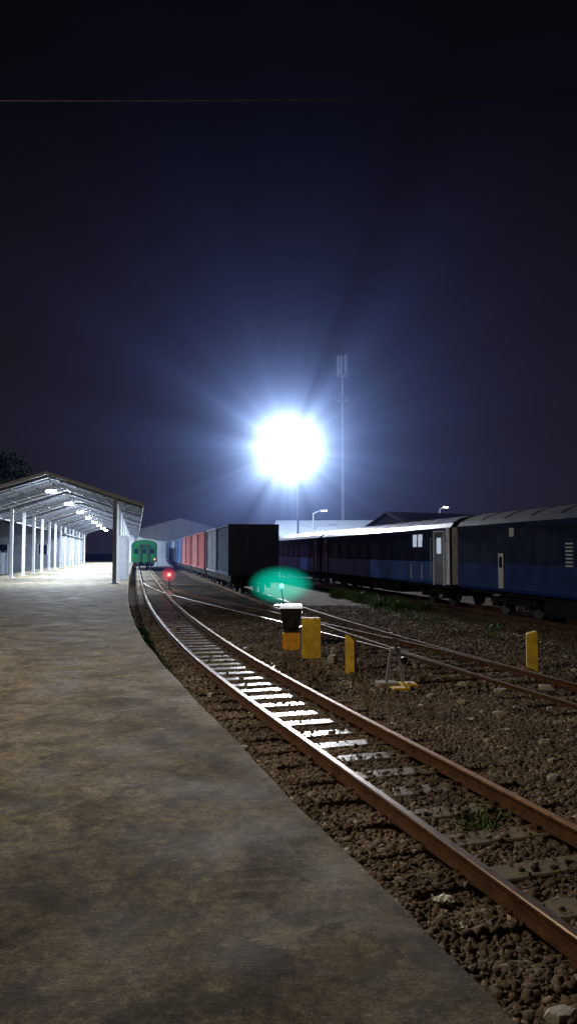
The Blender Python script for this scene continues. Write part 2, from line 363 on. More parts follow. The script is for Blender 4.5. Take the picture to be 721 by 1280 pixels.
# ---------------------------------------------------------------- ballast stones
def stones(N,yr,size,zl,seed,xmax):
    rs=np.random.RandomState(seed)
    y=rs.uniform(yr[0],yr[1],N); x=rs.uniform(-9,12,N)
    ok=(x>edge(y)+.03)&(x<xmax(y)); x=x[ok];y=y[ok]
    keep=np.ones(len(x),bool); onsl=np.zeros(len(x),bool)
    for (sx,sy,cx,cy) in SLEEPERS:
        if sy<yr[0]-2 or sy>yr[1]+2: continue
        dx=x-sx;dy=y-sy; u=dx*cx+dy*cy; w=-dx*cy+dy*cx
        near=(abs(w)<.128)
        onsl|=(abs(u)<(1.02))&near
        bury=.975+.02*math.sin(sx*7+sy*3)
        inner=(abs(u)<.47)&near; keep&=~(inner&(rs.rand(len(x))<bury))
    for f in(fA,fB):
        m_=np.interp(y,Ys,Am); u=(x-f(y))/np.sqrt(1+m_**2)
        keep&=~(abs(abs(u)-.5335)<.07)
    x=x[keep];y=y[keep];onsl=onsl[keep]; n=len(x)
    phi=(1+5**.5)/2
    ico=np.array([(-1,phi,0),(1,phi,0),(-1,-phi,0),(1,-phi,0),(0,-1,phi),(0,1,phi),(0,-1,-phi),(0,1,-phi),(phi,0,-1),(phi,0,1),(-phi,0,-1),(-phi,0,1)])/1.9
    tri=np.array([(0,11,5),(0,5,1),(0,1,7),(0,7,10),(0,10,11),(1,5,9),(5,11,4),(11,10,2),(10,7,6),(7,1,8),(3,9,4),(3,4,2),(3,2,6),(3,6,8),(3,8,9),(4,9,5),(2,4,11),(6,2,10),(8,6,7),(9,8,1)])
    sz=size*rs.lognormal(0,.5,n)*.5; sz=np.clip(sz,size*.2,size*1.3)
    V=ico[None]*(1+rs.uniform(-.38,.38,(n,12,1)))*np.stack([np.ones(n),rs.uniform(.55,1,n),rs.uniform(.28,.55,n)],1)[:,None,:]
    q=rs.normal(size=(n,4)); q[:,1:3]*=.22; q/=np.linalg.norm(q,axis=1)[:,None]
    w_,a,b,c=q.T
    R=np.stack([1-2*(b*b+c*c),2*(a*b-c*w_),2*(a*c+b*w_),2*(a*b+c*w_),1-2*(a*a+c*c),2*(b*c-a*w_),2*(a*c-b*w_),2*(b*c+a*w_),1-2*(a*a+b*b)],1).reshape(n,3,3)
    V=np.einsum('nij,nkj->nki',R,V)*sz[:,None,None]
    z=zl+rs.uniform(-.012,.014,n)+.010*np.sin(x*3.1)*np.cos(y*2.3)
    z=np.where(onsl,-.132,z)
    V+=np.stack([x,y,z],1)[:,None,:]
    F=(tri[None]+12*np.arange(n)[:,None,None]).reshape(-1,3)
    return V.reshape(-1,3),F
def mesh_np(name,V,F,m):
    me=bpy.data.meshes.new(name); me.vertices.add(len(V)); me.vertices.foreach_set('co',V.astype(np.float32).ravel())
    me.loops.add(F.size); me.loops.foreach_set('vertex_index',F.astype(np.int32).ravel())
    me.polygons.add(len(F)); me.polygons.foreach_set('loop_start',np.arange(0,F.size,F.shape[1],dtype=np.int32))
    me.materials.append(M[m]); me.update(calc_edges=True); me.validate(); return me
V1,F1=stones(780000,(2.0,12),.038,-.173,1,lambda y:.45*y+.7)
V2,F2=stones(170000,(12,32),.055,-.182,2,lambda y:.42*y+.5)
V=np.concatenate([V1,V2]);F=np.concatenate([F1,F2+len(V1)])
ob('ballast',mesh_np('ballast_mesh',V,F,'stone'),kind='stuff',label='loose brown ballast stones around the tracks')

# ---------------------------------------------------------------- rubble & litter
def lump(name,w,d,h,m,seed):
    rs=random.Random(seed); b=MB()
    k=rs.randint(5,7); ang0=rs.uniform(0,6)
    rr=[rs.uniform(.7,1.15) for _ in range(k)]
    P=[(math.cos(ang0+6.283*i/k)*w/2*rr[i],math.sin(ang0+6.283*i/k)*d/2*rr[i]) for i in range(k)]
    vs=[(x,y,0) for x,y in P]+[(x*.98,y*.98,h*rs.uniform(.45,.7)) for x,y in P]+[(x*.7,y*.7,h*rs.uniform(.8,1.1)) for x,y in P]
    fs=[tuple(reversed(range(k)))]+[(i,(i+1)%k,(i+1)%k+k,i+k) for i in range(k)]+[(i+k,(i+1)%k+k,(i+1)%k+2*k,i+2*k) for i in range(k)]
    vs.append((0,0,h)); fs+=[(2*k+i,2*k+(i+1)%k,3*k) for i in range(k)]
    b.add(vs,fs); return b.mesh(name+'_mesh',[m])
for i,(x,y,w,d,h) in enumerate([(1.3,15.2,.35,.25,.12),(.9,15.6,.3,.3,.15),(.95,16.3,.25,.2,.2),(2.55,11.3,.22,.16,.07),(2.9,10.6,.25,.15,.06),(3.4,12.3,.3,.2,.06),(4.2,12.6,.35,.22,.07),(-.5,8.7,.16,.12,.06),(-1.2,11.9,.2,.14,.06),(1.3,3.75,.24,.17,.06),(.65,4.9,.2,.14,.05),(.25,5.9,.16,.1,.05),(2.6,7.6,.2,.14,.06),(3.0,9.0,.18,.16,.06),(1.9,9.7,.16,.12,.05),(1.62,4.3,.22,.14,.05),(2.2,11.9,.2,.12,.05),(.1,7.6,.12,.1,.05),(2.9,12.9,.2,.15,.06),(3.7,10.9,.18,.12,.05),(1.02,3.3,.16,.12,.05),(2.1,8.4,.1,.08,.04),(3.4,8.9,.12,.1,.04),(2.8,8.2,.14,.1,.05),(2.35,9.1,.12,.1,.04),(3.5,10.0,.14,.1,.05)]):
    ob('concrete_rubble',lump('concrete_rubble',w,d,h,'conc',i),loc=(x,y,-.165),rz=random.uniform(0,3),label='broken pale concrete lump lying on the ballast',category='rubble',group='rubble on the ballast')
for i,(x,y,s) in enumerate([(.98,4.95,.09),(1.02,4.6,.06),(.4,5.75,.06),(2.3,13.2,.12),(-.75,9.2,.08),(3.2,10.9,.1),(1.35,9.9,.06),(2.4,10.2,.07),(1.9,11.1,.08),(2.7,9.6,.06)]):
    b=MB(); nn=5; rs=random.Random(i)
    vv=[((u-2)*s/3,(w-2)*s/4,rs.uniform(0,.035)) for u in range(nn) for w in range(nn)]
    b.add(vv,[(u*nn+w,(u+1)*nn+w,(u+1)*nn+w+1,u*nn+w+1) for u in range(nn-1) for w in range(nn-1)])
    ob('plastic_litter',b.mesh('litter_mesh',['plastic']),loc=(x,y,-.14),rz=rs.uniform(0,3),label='crumpled pale plastic scrap lying on the ballast',category='litter',group='litter on the ballast')

# weeds
def tufts(cents,seed,name,label):
    rs=random.Random(seed); b=MB()
    for (cx,cy,rad,nb,h) in cents:
        for _ in range(nb):
            r=rad*math.sqrt(rs.random());t=rs.uniform(0,6.28); x=cx+r*math.cos(t);y=cy+r*math.sin(t)
            hh=h*rs.uniform(.4,1.1); a=rs.uniform(0,6.28);w=.008+hh*.04;lx_=rs.uniform(-.5,.5)*hh;ly=rs.uniform(-.5,.5)*hh
            c,s_=math.cos(a)*w,math.sin(a)*w
            b.add([(x-c,y-s_,-.18),(x+c,y+s_,-.18),(x+lx_*.4+c*.8,y+ly*.4+s_*.8,-.18+hh*.6),(x+lx_*.4-c*.8,y+ly*.4-s_*.8,-.18+hh*.6),(x+lx_,y+ly,-.18+hh*.9)],[(0,1,2,3),(3,2,4)])
    ob(name,b.mesh(name+'_mesh',['grass']),kind='stuff',label=label)
cs=[(1.55,6.35,.2,150,.10),(1.75,6.6,.14,80,.09),(2.05,7.5,.1,40,.08)]
for i in range(30):
    y=random.uniform(8.5,22); cs.append((float(edge(y))+random.uniform(.1,.45),y,.15,55,.16))
for i in range(26):
    y=random.uniform(29,40); cs.append((fD(y)-2.6+random.uniform(-.5,.5),y,.35,60,.5))
for i in range(10):
    y=random.uniform(16,30); cs.append((fD(y)-3+random.uniform(-1,.5),y,.3,30,.25))
tufts(cs,5,'weeds','green weeds growing between ballast and tracks')

# ---------------------------------------------------------------- canopy
CY0=38.0; BAY=5.3; NB=16
can=ob('platform_canopy',None,loc=(-4.45-.2*CY0,CY0,PZ),rz=HEAD,label='long white steel gable canopy over the concrete platform',category='canopy')
HW=3.3; EW=4.7; ZE=4.02; ZR=5.55; LEN=BAY*(NB-1)
def roofz(a): return ZR-(ZR-ZE)*abs(a)/EW
pm=MB().box(-.09,.09,-.09,.09,0,roofz(HW)-.1); pm.box(-.2,.2,-.2,.2,0,.03); 
pm_me=pm.mesh('post_mesh',['steel_w'])
pmd=MB().box(-.10,.10,-.10,.10,0,roofz(HW)-.1); pmd.box(-.22,.22,-.22,.22,0,.05); pmd_me=pmd.mesh('post_grey_mesh',['postgrey'])
fr=MB()
for s in(-1,1):
    fr.beam((0,0,ZR-.12),(s*EW,0,ZE-.12),.08,.16)
    fr.beam((s*HW,0,roofz(HW)-.6),(s*(HW-.6),0,roofz(HW-.6)-.16),.05,.05)
fr_me=fr.mesh('frame_mesh',['purlin'])
half=MB()
for s in(-1,1): half.beam((0,0,ZR-.06),(s*EW,0,ZE-.06),.06,.08)
half_me=half.mesh('rafter_mesh',['purlin'])
for i in range(NB):
    y=i*BAY
    ob('rafter_frame',fr_me,can,loc=(0,y,0))
    if i<NB-1:
        for q in (1,2): ob('rafter',half_me,can,loc=(0,y+q*BAY/3,0))
    for s in(-1,1): ob('post',pmd_me if (i==0 and s==1) else pm_me,can,loc=(s*HW,y,0))
pu=MB()
for s in(-1,1):
    for k in range(6):
        a=s*(.25+k*.85); pu.beam((a,-.7,roofz(a)-.045),(a,LEN+.7,roofz(a)-.045),.08,.07)
pe=MB()
for s in(-1,1):
    pe.beam((s*(EW+.02),-.75,ZE-.05),(s*(EW+.02),LEN+.75,ZE-.05),.04,.2)
    pe.beam((0,-.78,ZR-.04),(s*EW,-.78,ZE-.04),.04,.16)
ob('purlins',pu.mesh('purlin_mesh',['purlin']),can)
ob('edge_trim',pe.mesh('edge_trim_mesh',['steel_w']),can)
for s in(-1,1):
    rb=MB(); nc=int((LEN+1.6)/.35); vs=[]
    for i in range(nc*2+1):
        y=-.8+i*(LEN+1.6)/(nc*2); h=.02 if i%2 else 0
        for a in(0,s*(EW+.05)): vs.append((a,y,roofz(a)+.02+h))
    rb.add(vs,[(2*i,2*i+1,2*i+3,2*i+2) for i in range(nc*2)])
    ob('roof_sheet',rb.mesh('roof_sheet_mesh',['roofsheet']),can)
for j,y in enumerate((6.6,11.8,17.2)):
    cb_=MB().box(-.35,.35,-.25,.25,0,2.6,ch=.03); cb_.box(-.3,.3,-.265,-.25,.15,2.4)
    ob('added_block',cb_.mesh('post_cladding_mesh',['steel_w']),can,loc=(HW+.25,y,0))  # boxes added for the pale patch where lit posts overlap
lm=MB().box(-.28,.28,-.1,.1,-.05,.03); lm.box(-.01,.01,-.01,.01,.03,.4); lm_h=lm.mesh('lamp_housing_mesh',['steel_w'])
lg=MB().box(-.25,.25,-.14,.14,-.12,-.052); lg_me=lg.mesh('lamp_glass_mesh',['lamp'])
for i in range(0,NB-1,2):
    y=i*BAY+1.6
    l=ob('lamp',lm_h,can,loc=(0,y,ZR-.7)); ob('lamp_glass',lg_me,l)
    light('canopy_light','POINT',(0,0,-.3),(280 if i<1 else 450 if i<4 else 800),(.74,.86,1),.25,l)
    light('canopy_downlight','AREA',(0,0,-.2),(1100 if i<1 else 2200 if i<4 else 2600),(.70,.84,1),.5,l)
wl=MB()
for i in range(34):
    y=6+i*3.1; wl.box(-.06,.06,y,y+3.0,-.2,2.0,0); wl.box(-.12,.12,y-.1,y-.003,-.2,2.2,0,ch=.03)
ob('boundary_wall',wl.mesh('boundary_wall_mesh',['wall']),loc=(-13.5,0,0),rz=HEAD,label='grey precast concrete panel wall behind the platform',category='wall')

# ---------------------------------------------------------------- bogies / wheels
def wheelmesh():
    b=MB()
    for s in(-1,1):
        b.tube((s*.47,0,0),(s*.60,0,0),.43,.41,20); b.tube((s*.45,0,0),(s*.47,0,0),.46,.46,20)
    b.tube((-.6,0,0),(.6,0,0),.07,.07,8); return b.mesh('wheelset_mesh',['wheel'])
wheel_me=wheelmesh()
bg=MB()
for s in(-1,1):
    bg.box(s*.86-.06,s*.86+.06,-1.5,1.5,.42,.62); bg.box(s*.86-.1,s*.86+.1,-1.25,-.9,.3,.6); bg.box(s*.86-.1,s*.86+.1,.9,1.25,.3,.6)
    for k in(-.25,0,.25): bg.tube((s*.9,k,.4),(s*.9,k,.72),.09,.09,8)
bg.box(-.8,.8,-.25,.25,.5,.78)
bogie_me=bg.mesh('bogie_mesh',['under'])
def add_bogie(root,y):
    b=ob('bogie',bogie_me,root,loc=(0,y,0))
    for k in(-1.07,1.07): ob('wheelset',wheel_me,b,loc=(0,k,.43))

# ---------------------------------------------------------------- coach
def coach_body(L,c_low,c_mid,c_top):
    W=1.47
    prof=[(-W+.03,.85),(-W,.95),(-W,1.72),(-W,2.62),(-W+.01,2.86)]
    allp=prof+[(-a,z) for a,z in reversed(prof)]
    ms=[0,0,1,2,3,2,1,0,0,0]
    b=MB(); k=len(allp); vs=[(a,y,z) for y in(-L/2,L/2) for a,z in allp]
    fs=[(j,j+k,(j+1)%k+k,(j+1)%k) for j in range(k)]
    b.add(vs,fs,ms); b.add([(a,-L/2,z) for a,z in allp],[tuple(range(k))],2 if c_mid!=c_top else 1); b.add([(a,L/2,z) for a,z in allp],[tuple(reversed(range(k)))],1)
    return b.mesh('coach_body_mesh',[c_low,c_mid,c_top,'under'])
def coach_roof(L,m='traingrey',side='navy'):
    pr=[(-1.49,2.84),(-1.46,3.0),(-1.33,3.17),(-1.05,3.32),(-.6,3.44),(0,3.49)]; pr=pr+[(-a,z) for a,z in reversed(pr[:-1])]
    b=MB();k=len(pr); vs=[(a,y,z) for y in(-L/2-.02,L/2+.02) for a,z in pr]
    fs=[(j,j+k,j+1+k,j+1) for j in range(k-1)]
    b.add(vs,fs,[1]+[0]*(k-3)+[1]); b.add(vs[:k],[tuple(range(k))],1); b.add(vs[k:],[tuple(reversed(range(k)))],1)
    n=12
    for i in range(n+1):
        y=-L/2+.1+i*(L-.2)/n
        for j in range(2,len(pr)-3): b.beam((pr[j][0],y,pr[j][1]+.005),(pr[j+1][0],y,pr[j+1][1]+.005),.03,.02)
    return b.mesh('coach_roof_mesh',[m,side])
win_me=MB().box(-.012,.0,-.55,.55,-.35,.35).mesh('window_pane_mesh',['glass'])
winframe=MB()
for (a,b_,c,d) in((-.60,.60,.35,.40),(-.60,.60,-.40,-.35),(-.60,-.55,-.35,.35),(.55,.60,-.35,.35)): winframe.box(-.016,0,a,b_,c,d)
winframe_me=winframe.mesh('window_frame_mesh',['band'])
door_me=MB().box(-.02,0,-.42,.42,0,1.95).mesh('door_mesh',['door'])
doorp=MB()
for (a,b_,c,d) in((-.56,-.43,-.05,2.03),(.43,.56,-.05,2.03),(-.43,.43,1.96,2.03)): doorp.box(-.04,0,a,b_,c,d)
doorp_me=doorp.mesh('door_frame_mesh',['palepanel'])
doord_me=doorp.mesh('door_frame_dark_mesh',['navy'])
dwin_me=MB().box(-.03,-.021,-.2,.2,1.15,1.75).mesh('door_window_mesh',['glass'])
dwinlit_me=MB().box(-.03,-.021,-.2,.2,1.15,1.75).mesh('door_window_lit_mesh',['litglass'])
rail_me=MB().tube((-.07,0,.2),(-.07,0,1.7),.018,.018,8).box(-.08,0,-.015,.015,.22,.25).box(-.08,0,-.015,.015,1.65,1.68).mesh('handrail_mesh',['palepanel'])
step_me=MB().box(-.15,0,-.4,.4,.35,.38).box(-.15,0,-.4,.4,.62,.65).box(-.15,-.12,-.4,-.37,.38,.85).box(-.15,-.12,.37,.4,.38,.85).mesh('step_mesh',['under'])
def coach(loc,label,cols,style,L=19.6,rz=HEAD,group=None,roof='traingrey',pale_door=False,rside='navy'):
    r=ob('passenger_coach',None,loc=loc,rz=rz,label=label,category='train coach',group=group)
    ob('body',coach_body(L,*cols),r); ob('roof',coach_roof(L,roof,rside),r)
    un=MB().box(-1.2,1.2,-L/2+.3,L/2-.3,.72,.848); 
    for (a,b_) in((-3.8,-1.2),(-.6,1.8),(2.3,4.2)): un.box(-1.3,1.3,a,b_,.32,.72,ch=.05)
    ob('underframe',un.mesh('underframe_mesh',['under']),r)
    for k in(-1,1): add_bogie(r,k*(L/2-2.9))
    gw=MB()
    for e in(-1,1):
        y0,y1=sorted((e*L/2,e*(L/2+.33)))
        gw.box(-.52,-.38,y0,y1,.95,2.95); gw.box(.38,.52,y0,y1,.95,2.95); gw.box(-.38,.38,y0,y1,2.8,2.95); gw.box(-.1,.1,y0,y1+0.02*e,.6,.85)
        for s in(-1,1):
            gw.tube((s*.85,e*L/2,.78),(s*.85,e*(L/2+.3),.78),.05,.05,8); gw.tube((s*.85,e*(L/2+.3),.78),(s*.85,e*(L/2+.33),.78),.18,.18,12)
    ob('gangway',gw.mesh('gangway_mesh',['black']),r)
    for side in(-1,1):
        rotz=0 if side==-1 else math.pi
        if style=='passenger':
            for i in range(8):
                w=ob('window',win_me,r,loc=(side*1.47,-L/2+3.3+i*(L-6.6)/7,2.15),rz=rotz); ob('window_frame',winframe_me,w)
            for e in(-1,1):
                d=ob('door',door_me,r,loc=(side*1.47,e*(L/2-1.0),.88),rz=rotz); ob('door_frame',doorp_me if (e==-1 and pale_door) else doord_me,d)
                ob('door_window',dwinlit_me if (e==-1 and pale_door) else dwin_me,d)
                if e==-1 and pale_door:
                    for k in(-.72,.72): ob('handrail',rail_me,r,loc=(side*1.47,e*(L/2-1.0)+k,.95),rz=rotz)
                ob('step',step_me,r,loc=(side*1.47,e*(L/2-1.0),0),rz=rotz)
    return r
GB='blue passenger train on the siding'
def on(f,y,z=-.02): return (f(y),y,z)
ang=math.cos(HEAD)
Lc=19.6
pitch=(Lc+.66)*ang
y2=28.2+Lc*ang/2
M['darkroof']=mat('dark_weathered_roof',(.045,.055,.09),(.025,.03,.055),scale=2.5,rough=.6,rough2=.75,spec=.12,bump=.1,bscale=20)
c1=coach(on(fD,y2-pitch),'dark navy generator van with louvre and small white hatch',('blue','navy','band'),'van',group=GB,roof='darkroof')
lc=lambda Y:(Y-(y2-pitch))/ang
hatch=MB().box(-.02,0,-.14,.14,-.13,.13,0).mesh('hatch_mesh',['palepanel'])
ob('vent_hatch',hatch,c1,loc=(-1.47,lc(23.6),2.70))
tp=MB().box(-.03,0,-.16,.16,-.55,.55)
tp.box(-.034,-.03,-.1,.1,.1,.45,1); 
ob('service_panel',tp.mesh('service_panel_mesh',['palepanel','under']),c1,loc=(-1.47,lc(24.3),1.5))
lv=MB()
for k in range(7): lv.box(-.03,0,-.17,.17,-.35+k*.1,-.31+k*.1,0)
ob('louvre',lv.mesh('louvre_mesh',['palepanel']),c1,loc=(-1.47,lc(20.5),2.05))
c2=coach(on(fD,y2),'faded blue passenger coach with pale framed end door',('blue2','navy','band'),'passenger',group=GB,pale_door=True)  # near end door has pale frame, lit window and handrails
ob('end_pillar',MB().box(-.025,0,-.16,.16,.9,2.98).mesh('end_pillar_mesh',['silver']),c2,loc=(-1.475,-Lc/2+.18,0))
ob('end_panel',MB().box(-1.4,-.56,-.03,0,.9,3.0).mesh('end_panel_mesh',['silver']),c2,loc=(0,-Lc/2,0))
for yy in (2.35,2.95):
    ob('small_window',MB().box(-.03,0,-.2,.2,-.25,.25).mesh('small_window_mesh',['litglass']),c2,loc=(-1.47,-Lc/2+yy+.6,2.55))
for yy in (2.2,3.4):
    ob('notice_panel',MB().box(-.03,0,-.05,.05,-.3,.3).mesh('notice_panel_mesh',['palepanel']),c2,loc=(-1.47,-Lc/2+yy+.6,1.3))  # pale strips standing in for reflections on the coach side
c3=coach(on(fD,y2+pitch),'faded blue passenger coach under the floodlight',('blue2','navy','band'),'passenger',group=GB)
yg=90+Lc/2*ang
c4=coach((float(fA(yg)),yg,0),'bright green coach standing at the end of the platform track',('green','green','green'),'passenger',rside='green',roof='green')
ew=MB()
for s in(-1,1): ew.box(s*.95-.24,s*.95+.24,-.02,0,1.85,2.45)
ob('end_window',ew.mesh('end_window_mesh',['glass']),c4,loc=(0,-Lc/2,0))
ob('end_door',MB().box(-.37,.37,-.02,0,.95,2.78).box(-.18,.18,-.025,-.02,1.85,2.45,1).mesh('end_door_mesh',['green','glass']),c4,loc=(0,-Lc/2,0))
ob('tail_lamp',MB().tube((1.2,-Lc/2,1.2),(1.2,-Lc/2-.05,1.2),.07,.07,12).mesh('tail_lamp_mesh',['redlens']),c4)

# ---------------------------------------------------------------- container wagons
CL=6.06
cm_cache={}
def container_mesh(cm):
    if cm in cm_cache: return cm_cache[cm]
    b=MB(); W=1.2
    def side(s,y0,y1):
        n=20; st=(y1-y0)/n; o=[]
        for i in range(n):
            o+=[(s*W,y0+st*i),(s*W,y0+st*(i+.35)),(s*(W-.036),y0+st*(i+.5)),(s*(W-.036),y0+st*(i+.85))]
        o.append((s*W,y1)); return o
    loop=side(-1,CL/2-.1,-CL/2+.1)+side(1,-CL/2+.1,CL/2-.1)
    k=len(loop); vs=[(x,y,z) for z in(.12,2.5) for x,y in loop]
    b.add(vs,[(i,(i+1)%k,(i+1)%k+k,i+k) for i in range(k)]+[tuple(range(k,2*k))])
    for s in(-1,1):
        for e in(-1,1): b.box(s*1.22-.08,s*1.22+.08,e*(CL/2-.08)-.08,e*(CL/2-.08)+.08,0,2.59)
        b.box(s*1.24-.05,s*1.24+.05,-CL/2+.17,CL/2-.17,0,.13); b.box(s*1.24-.05,s*1.24+.05,-CL/2+.17,CL/2-.17,2.49,2.585)
    for e in(-1,1):
        b.box(-1.13,1.13,e*(CL/2-.07)-.06,e*(CL/2-.07)+.06,0,.14); b.box(-1.13,1.13,e*(CL/2-.07)-.06,e*(CL/2-.07)+.06,2.45,2.59)
    cm_cache[cm]=b.mesh('container_mesh',[cm]); return cm_cache[cm]
def container(loc,cm,label):
    r=ob('shipping_container',None,loc=loc,rz=HEAD,label=label,category='shipping container',group='containers on the goods train')
    ob('shell',container_mesh(cm),r)
    for s in(-1,1):
        d=MB().box(min(s*.01,s*1.12),max(s*.01,s*1.12),-.05,0,.15,2.44)
        for k in range(5): d.box(min(s*.05,s*1.08),max(s*.05,s*1.08),-.07,-.05,.3+k*.43,.5+k*.43)
        dd=ob('door',d.mesh('container_door_mesh',[cm]),r,loc=(0,-CL/2+.06,0))
        h=MB()
        for k in(.3,.8): h.tube((s*k,-.1,.1),(s*k,-.1,2.5),.022,.022,8); h.box(s*k-.05,s*k+.05,-.12,-.07,1.05,1.12)
        ob('lock_rod',h.mesh('lock_rod_mesh',['steel_g']),dd)
    return r
fw=MB().box(-1.2,1.2,-6.5,6.5,.82,.95); fw.box(-.35,.35,-6.5,6.5,.6,.82)
for s in(-1,1): 
    fw.box(s*1.15-.06,s*1.15+.06,-6.5,6.5,.62,.82)
    for e in(-1,1):
        fw.tube((s*.85,e*6.5,.78),(s*.85,e*6.95,.78),.06,.06,8); fw.tube((s*.85,e*6.9,.78),(s*.85,e*6.95,.78),.19,.19,12)
fw_me=fw.mesh('flat_wagon_mesh',['under'])
w0=ob('flat_wagon',None,label='black flat wagon carrying a shipping container',category='goods wagon',group='flat wagons of the goods train')
ob('deck',fw_me,w0)
for k in(-1,1): add_bogie(w0,k*4.4)
LB={'cgrey':'dark blue grey shipping container with closed doors on a wagon','cmid':'grey corrugated shipping container on a wagon','cred':'faded red corrugated shipping container on a wagon','cpink':'bleached red corrugated shipping container on a wagon','cblue':'blue corrugated shipping container on a wagon','cwhite':'pale grey corrugated shipping container on a wagon'}
cc=[('cgrey','cmid'),('cred','cpink'),('cred','cpink'),('cblue','cblue'),('cwhite','cblue'),('cblue','cgrey'),('cgrey','cmid')]
wp=13.95*ang
for i,pair in enumerate(cc):
    y=38.6+12.3*ang/2+i*wp; x=float(fB(y))
    if i==0: w0.location=(x,y,-.06); w0.rotation_euler=(0,0,HEAD)
    else: copy_tree(w0,(x,y,-.06))
    for s,cm in zip((-1,1),pair):
        dy=s*3.12; container((x-math.sin(HEAD)*dy,y+math.cos(HEAD)*dy,.895),cm,LB[cm])

# ---------------------------------------------------------------- yellow posts
def marker(loc,w,d,h,slant,label,m='yellow',rz=0):
    b=MB(); x,y=w/2,d/2; c=.02
    b.add([(-x,-y,0),(x,-y,0),(x,y,0),(-x,y,0),(-x,-y,h-c),(x,-y,h-slant-c),(x,y,h-slant-c),(-x,y,h-c),(-x+c,-y+c,h),(x-c,-y+c,h-slant),(x-c,y-c,h-slant),(-x+c,y-c,h)],
      [(3,2,1,0),(0,1,5,4),(1,2,6,5),(2,3,7,6),(3,0,4,7),(4,5,9,8),(5,6,10,9),(6,7,11,10),(7,4,8,11),(8,9,10,11)])
    return ob('marker_post',b.mesh('marker_post_mesh',[m]),loc=loc,rz=rz,label=label,category='marker post',group='yellow posts beside the tracks')
marker((.48,16.3,-.2),.40,.22,.88,0,'wide yellow concrete post beside the signal')
marker((1.17,14.4,-.2),.17,.2,.74,.1,'narrow yellow concrete post with sloping top',rz=-.3)
marker((4.66,14.7,-.2),.2,.2,.72,-.05,'yellow concrete post beside the siding track',rz=-.25)

# dwarf signal
sg=ob('dwarf_signal',None,loc=(.06,17.8,-.2),label='black dwarf signal on orange base with green lamp lit',category='railway signal')
ob('base',MB().box(-.2,.2,-.18,.18,0,.42,0,ch=.03).mesh('signal_base_mesh',['orange']),sg)
bd=MB(); w0_,w1_=.17,.25
bd.add([(-w0_,-w0_,.42),(w0_,-w0_,.42),(w0_,w0_,.42),(-w0_,w0_,.42),(-w1_,-w1_,.98),(w1_,-w1_,.98),(w1_,w1_,.98),(-w1_,w1_,.98)],[(3,2,1,0),(4,5,6,7),(0,1,5,4),(1,2,6,5),(2,3,7,6),(3,0,4,7)])
bd.box(-.08,.08,-w0_-.1,-w0_+.01,.55,.75)
ob('body',bd.mesh('signal_body_mesh',['black']),sg)
ob('cap',MB().box(-.26,.26,-.26,.26,.982,1.05,0,ch=.02).mesh('signal_cap_mesh',['capglow']),sg)
ob('lamp_bracket',MB().tube((-.18,0,1.05),(-.22,0,1.42),.015,.015,8).mesh('bracket_mesh',['black']),sg)
hd=MB(); hd.tube((-.22,-.1,1.49),(-.22,.12,1.49),.075,.06,16)
lh=ob('lamp_head',hd.mesh('signal_head_mesh',['black']),sg)
ob('lens',MB().tube((-.22,-.125,1.49),(-.22,-.105,1.49),.06,.06,14).mesh('signal_lens_mesh',['greenlens']),lh)
light('green_signal_light','SPOT',(-.22,-.25,1.49),6,(.1,1,.55),.04,sg).rotation_euler=(math.radians(80),0,0)
rl=ob('red_signal_lamp',None,loc=(-7.1,45.5,-.18),label='small red signal lamp on a low stand between tracks',category='railway signal')
ob('stand',MB().tube((0,0,0),(0,0,.75),.05,.04,8).box(-.2,.2,-.2,.2,0,.08).mesh('lamp_stand_mesh',['black']),rl)
ob('lamp_head',MB().tube((0,-.1,.9),(0,.12,.9),.12,.1,14).mesh('red_lamp_head_mesh',['black']),rl)
ob('lens',MB().tube((0,-.125,.9),(0,-.105,.9),.10,.10,14).mesh('red_lens_mesh',['redlens']),rl)

# switch stand
sw=ob('switch_lever',None,loc=(1.80,12.9,-.17),rz=.15,scale=(1.1,1.1,1.2),label='dark hand operated points lever on pale yellow base',category='points lever')
ob('base_plate',MB().box(-.30,.02,-.14,.12,0,.07,0,ch=.02).mesh('switch_base_mesh',['conc']),sw)
ob('yellow_plate',MB().box(.04,.30,-.2,.1,0,.05,0,ch=.02).box(-.16,.1,-.42,-.2,0,.04,0,ch=.01).mesh('switch_yellow_mesh',['yellow']),sw)
fr2=MB(); fr2.beam((-.15,0,.06),(-.07,0,.5),.04,.05); fr2.beam((.11,0,.05),(.04,0,.5),.04,.05); fr2.box(-.09,.07,-.04,.04,.46,.53)
fr2.beam((-.12,0,.22),(.08,0,.22),.025,.025)
ob('frame',fr2.mesh('switch_frame_mesh',['postgrey']),sw)
lvv=MB().tube((0,-.04,.5),(-.05,-.06,.68),.016,.014,8); lvv.tube((-.05,-.06,.67),(.22,-.1,.65),.014,.012,8)
ob('lever',lvv.mesh('lever_mesh',['steel_g']),sw)
ob('counterweight',MB().tube((.12,-.08,.36),(.12,.0,.36),.05,.05,16).mesh('counterweight_mesh',['black']),sw)
ob('pull_rod',MB().tube((0,0,.02),(1.5,.3,.02),.018,.018,8).mesh('pull_rod_mesh',['rust']),sw)

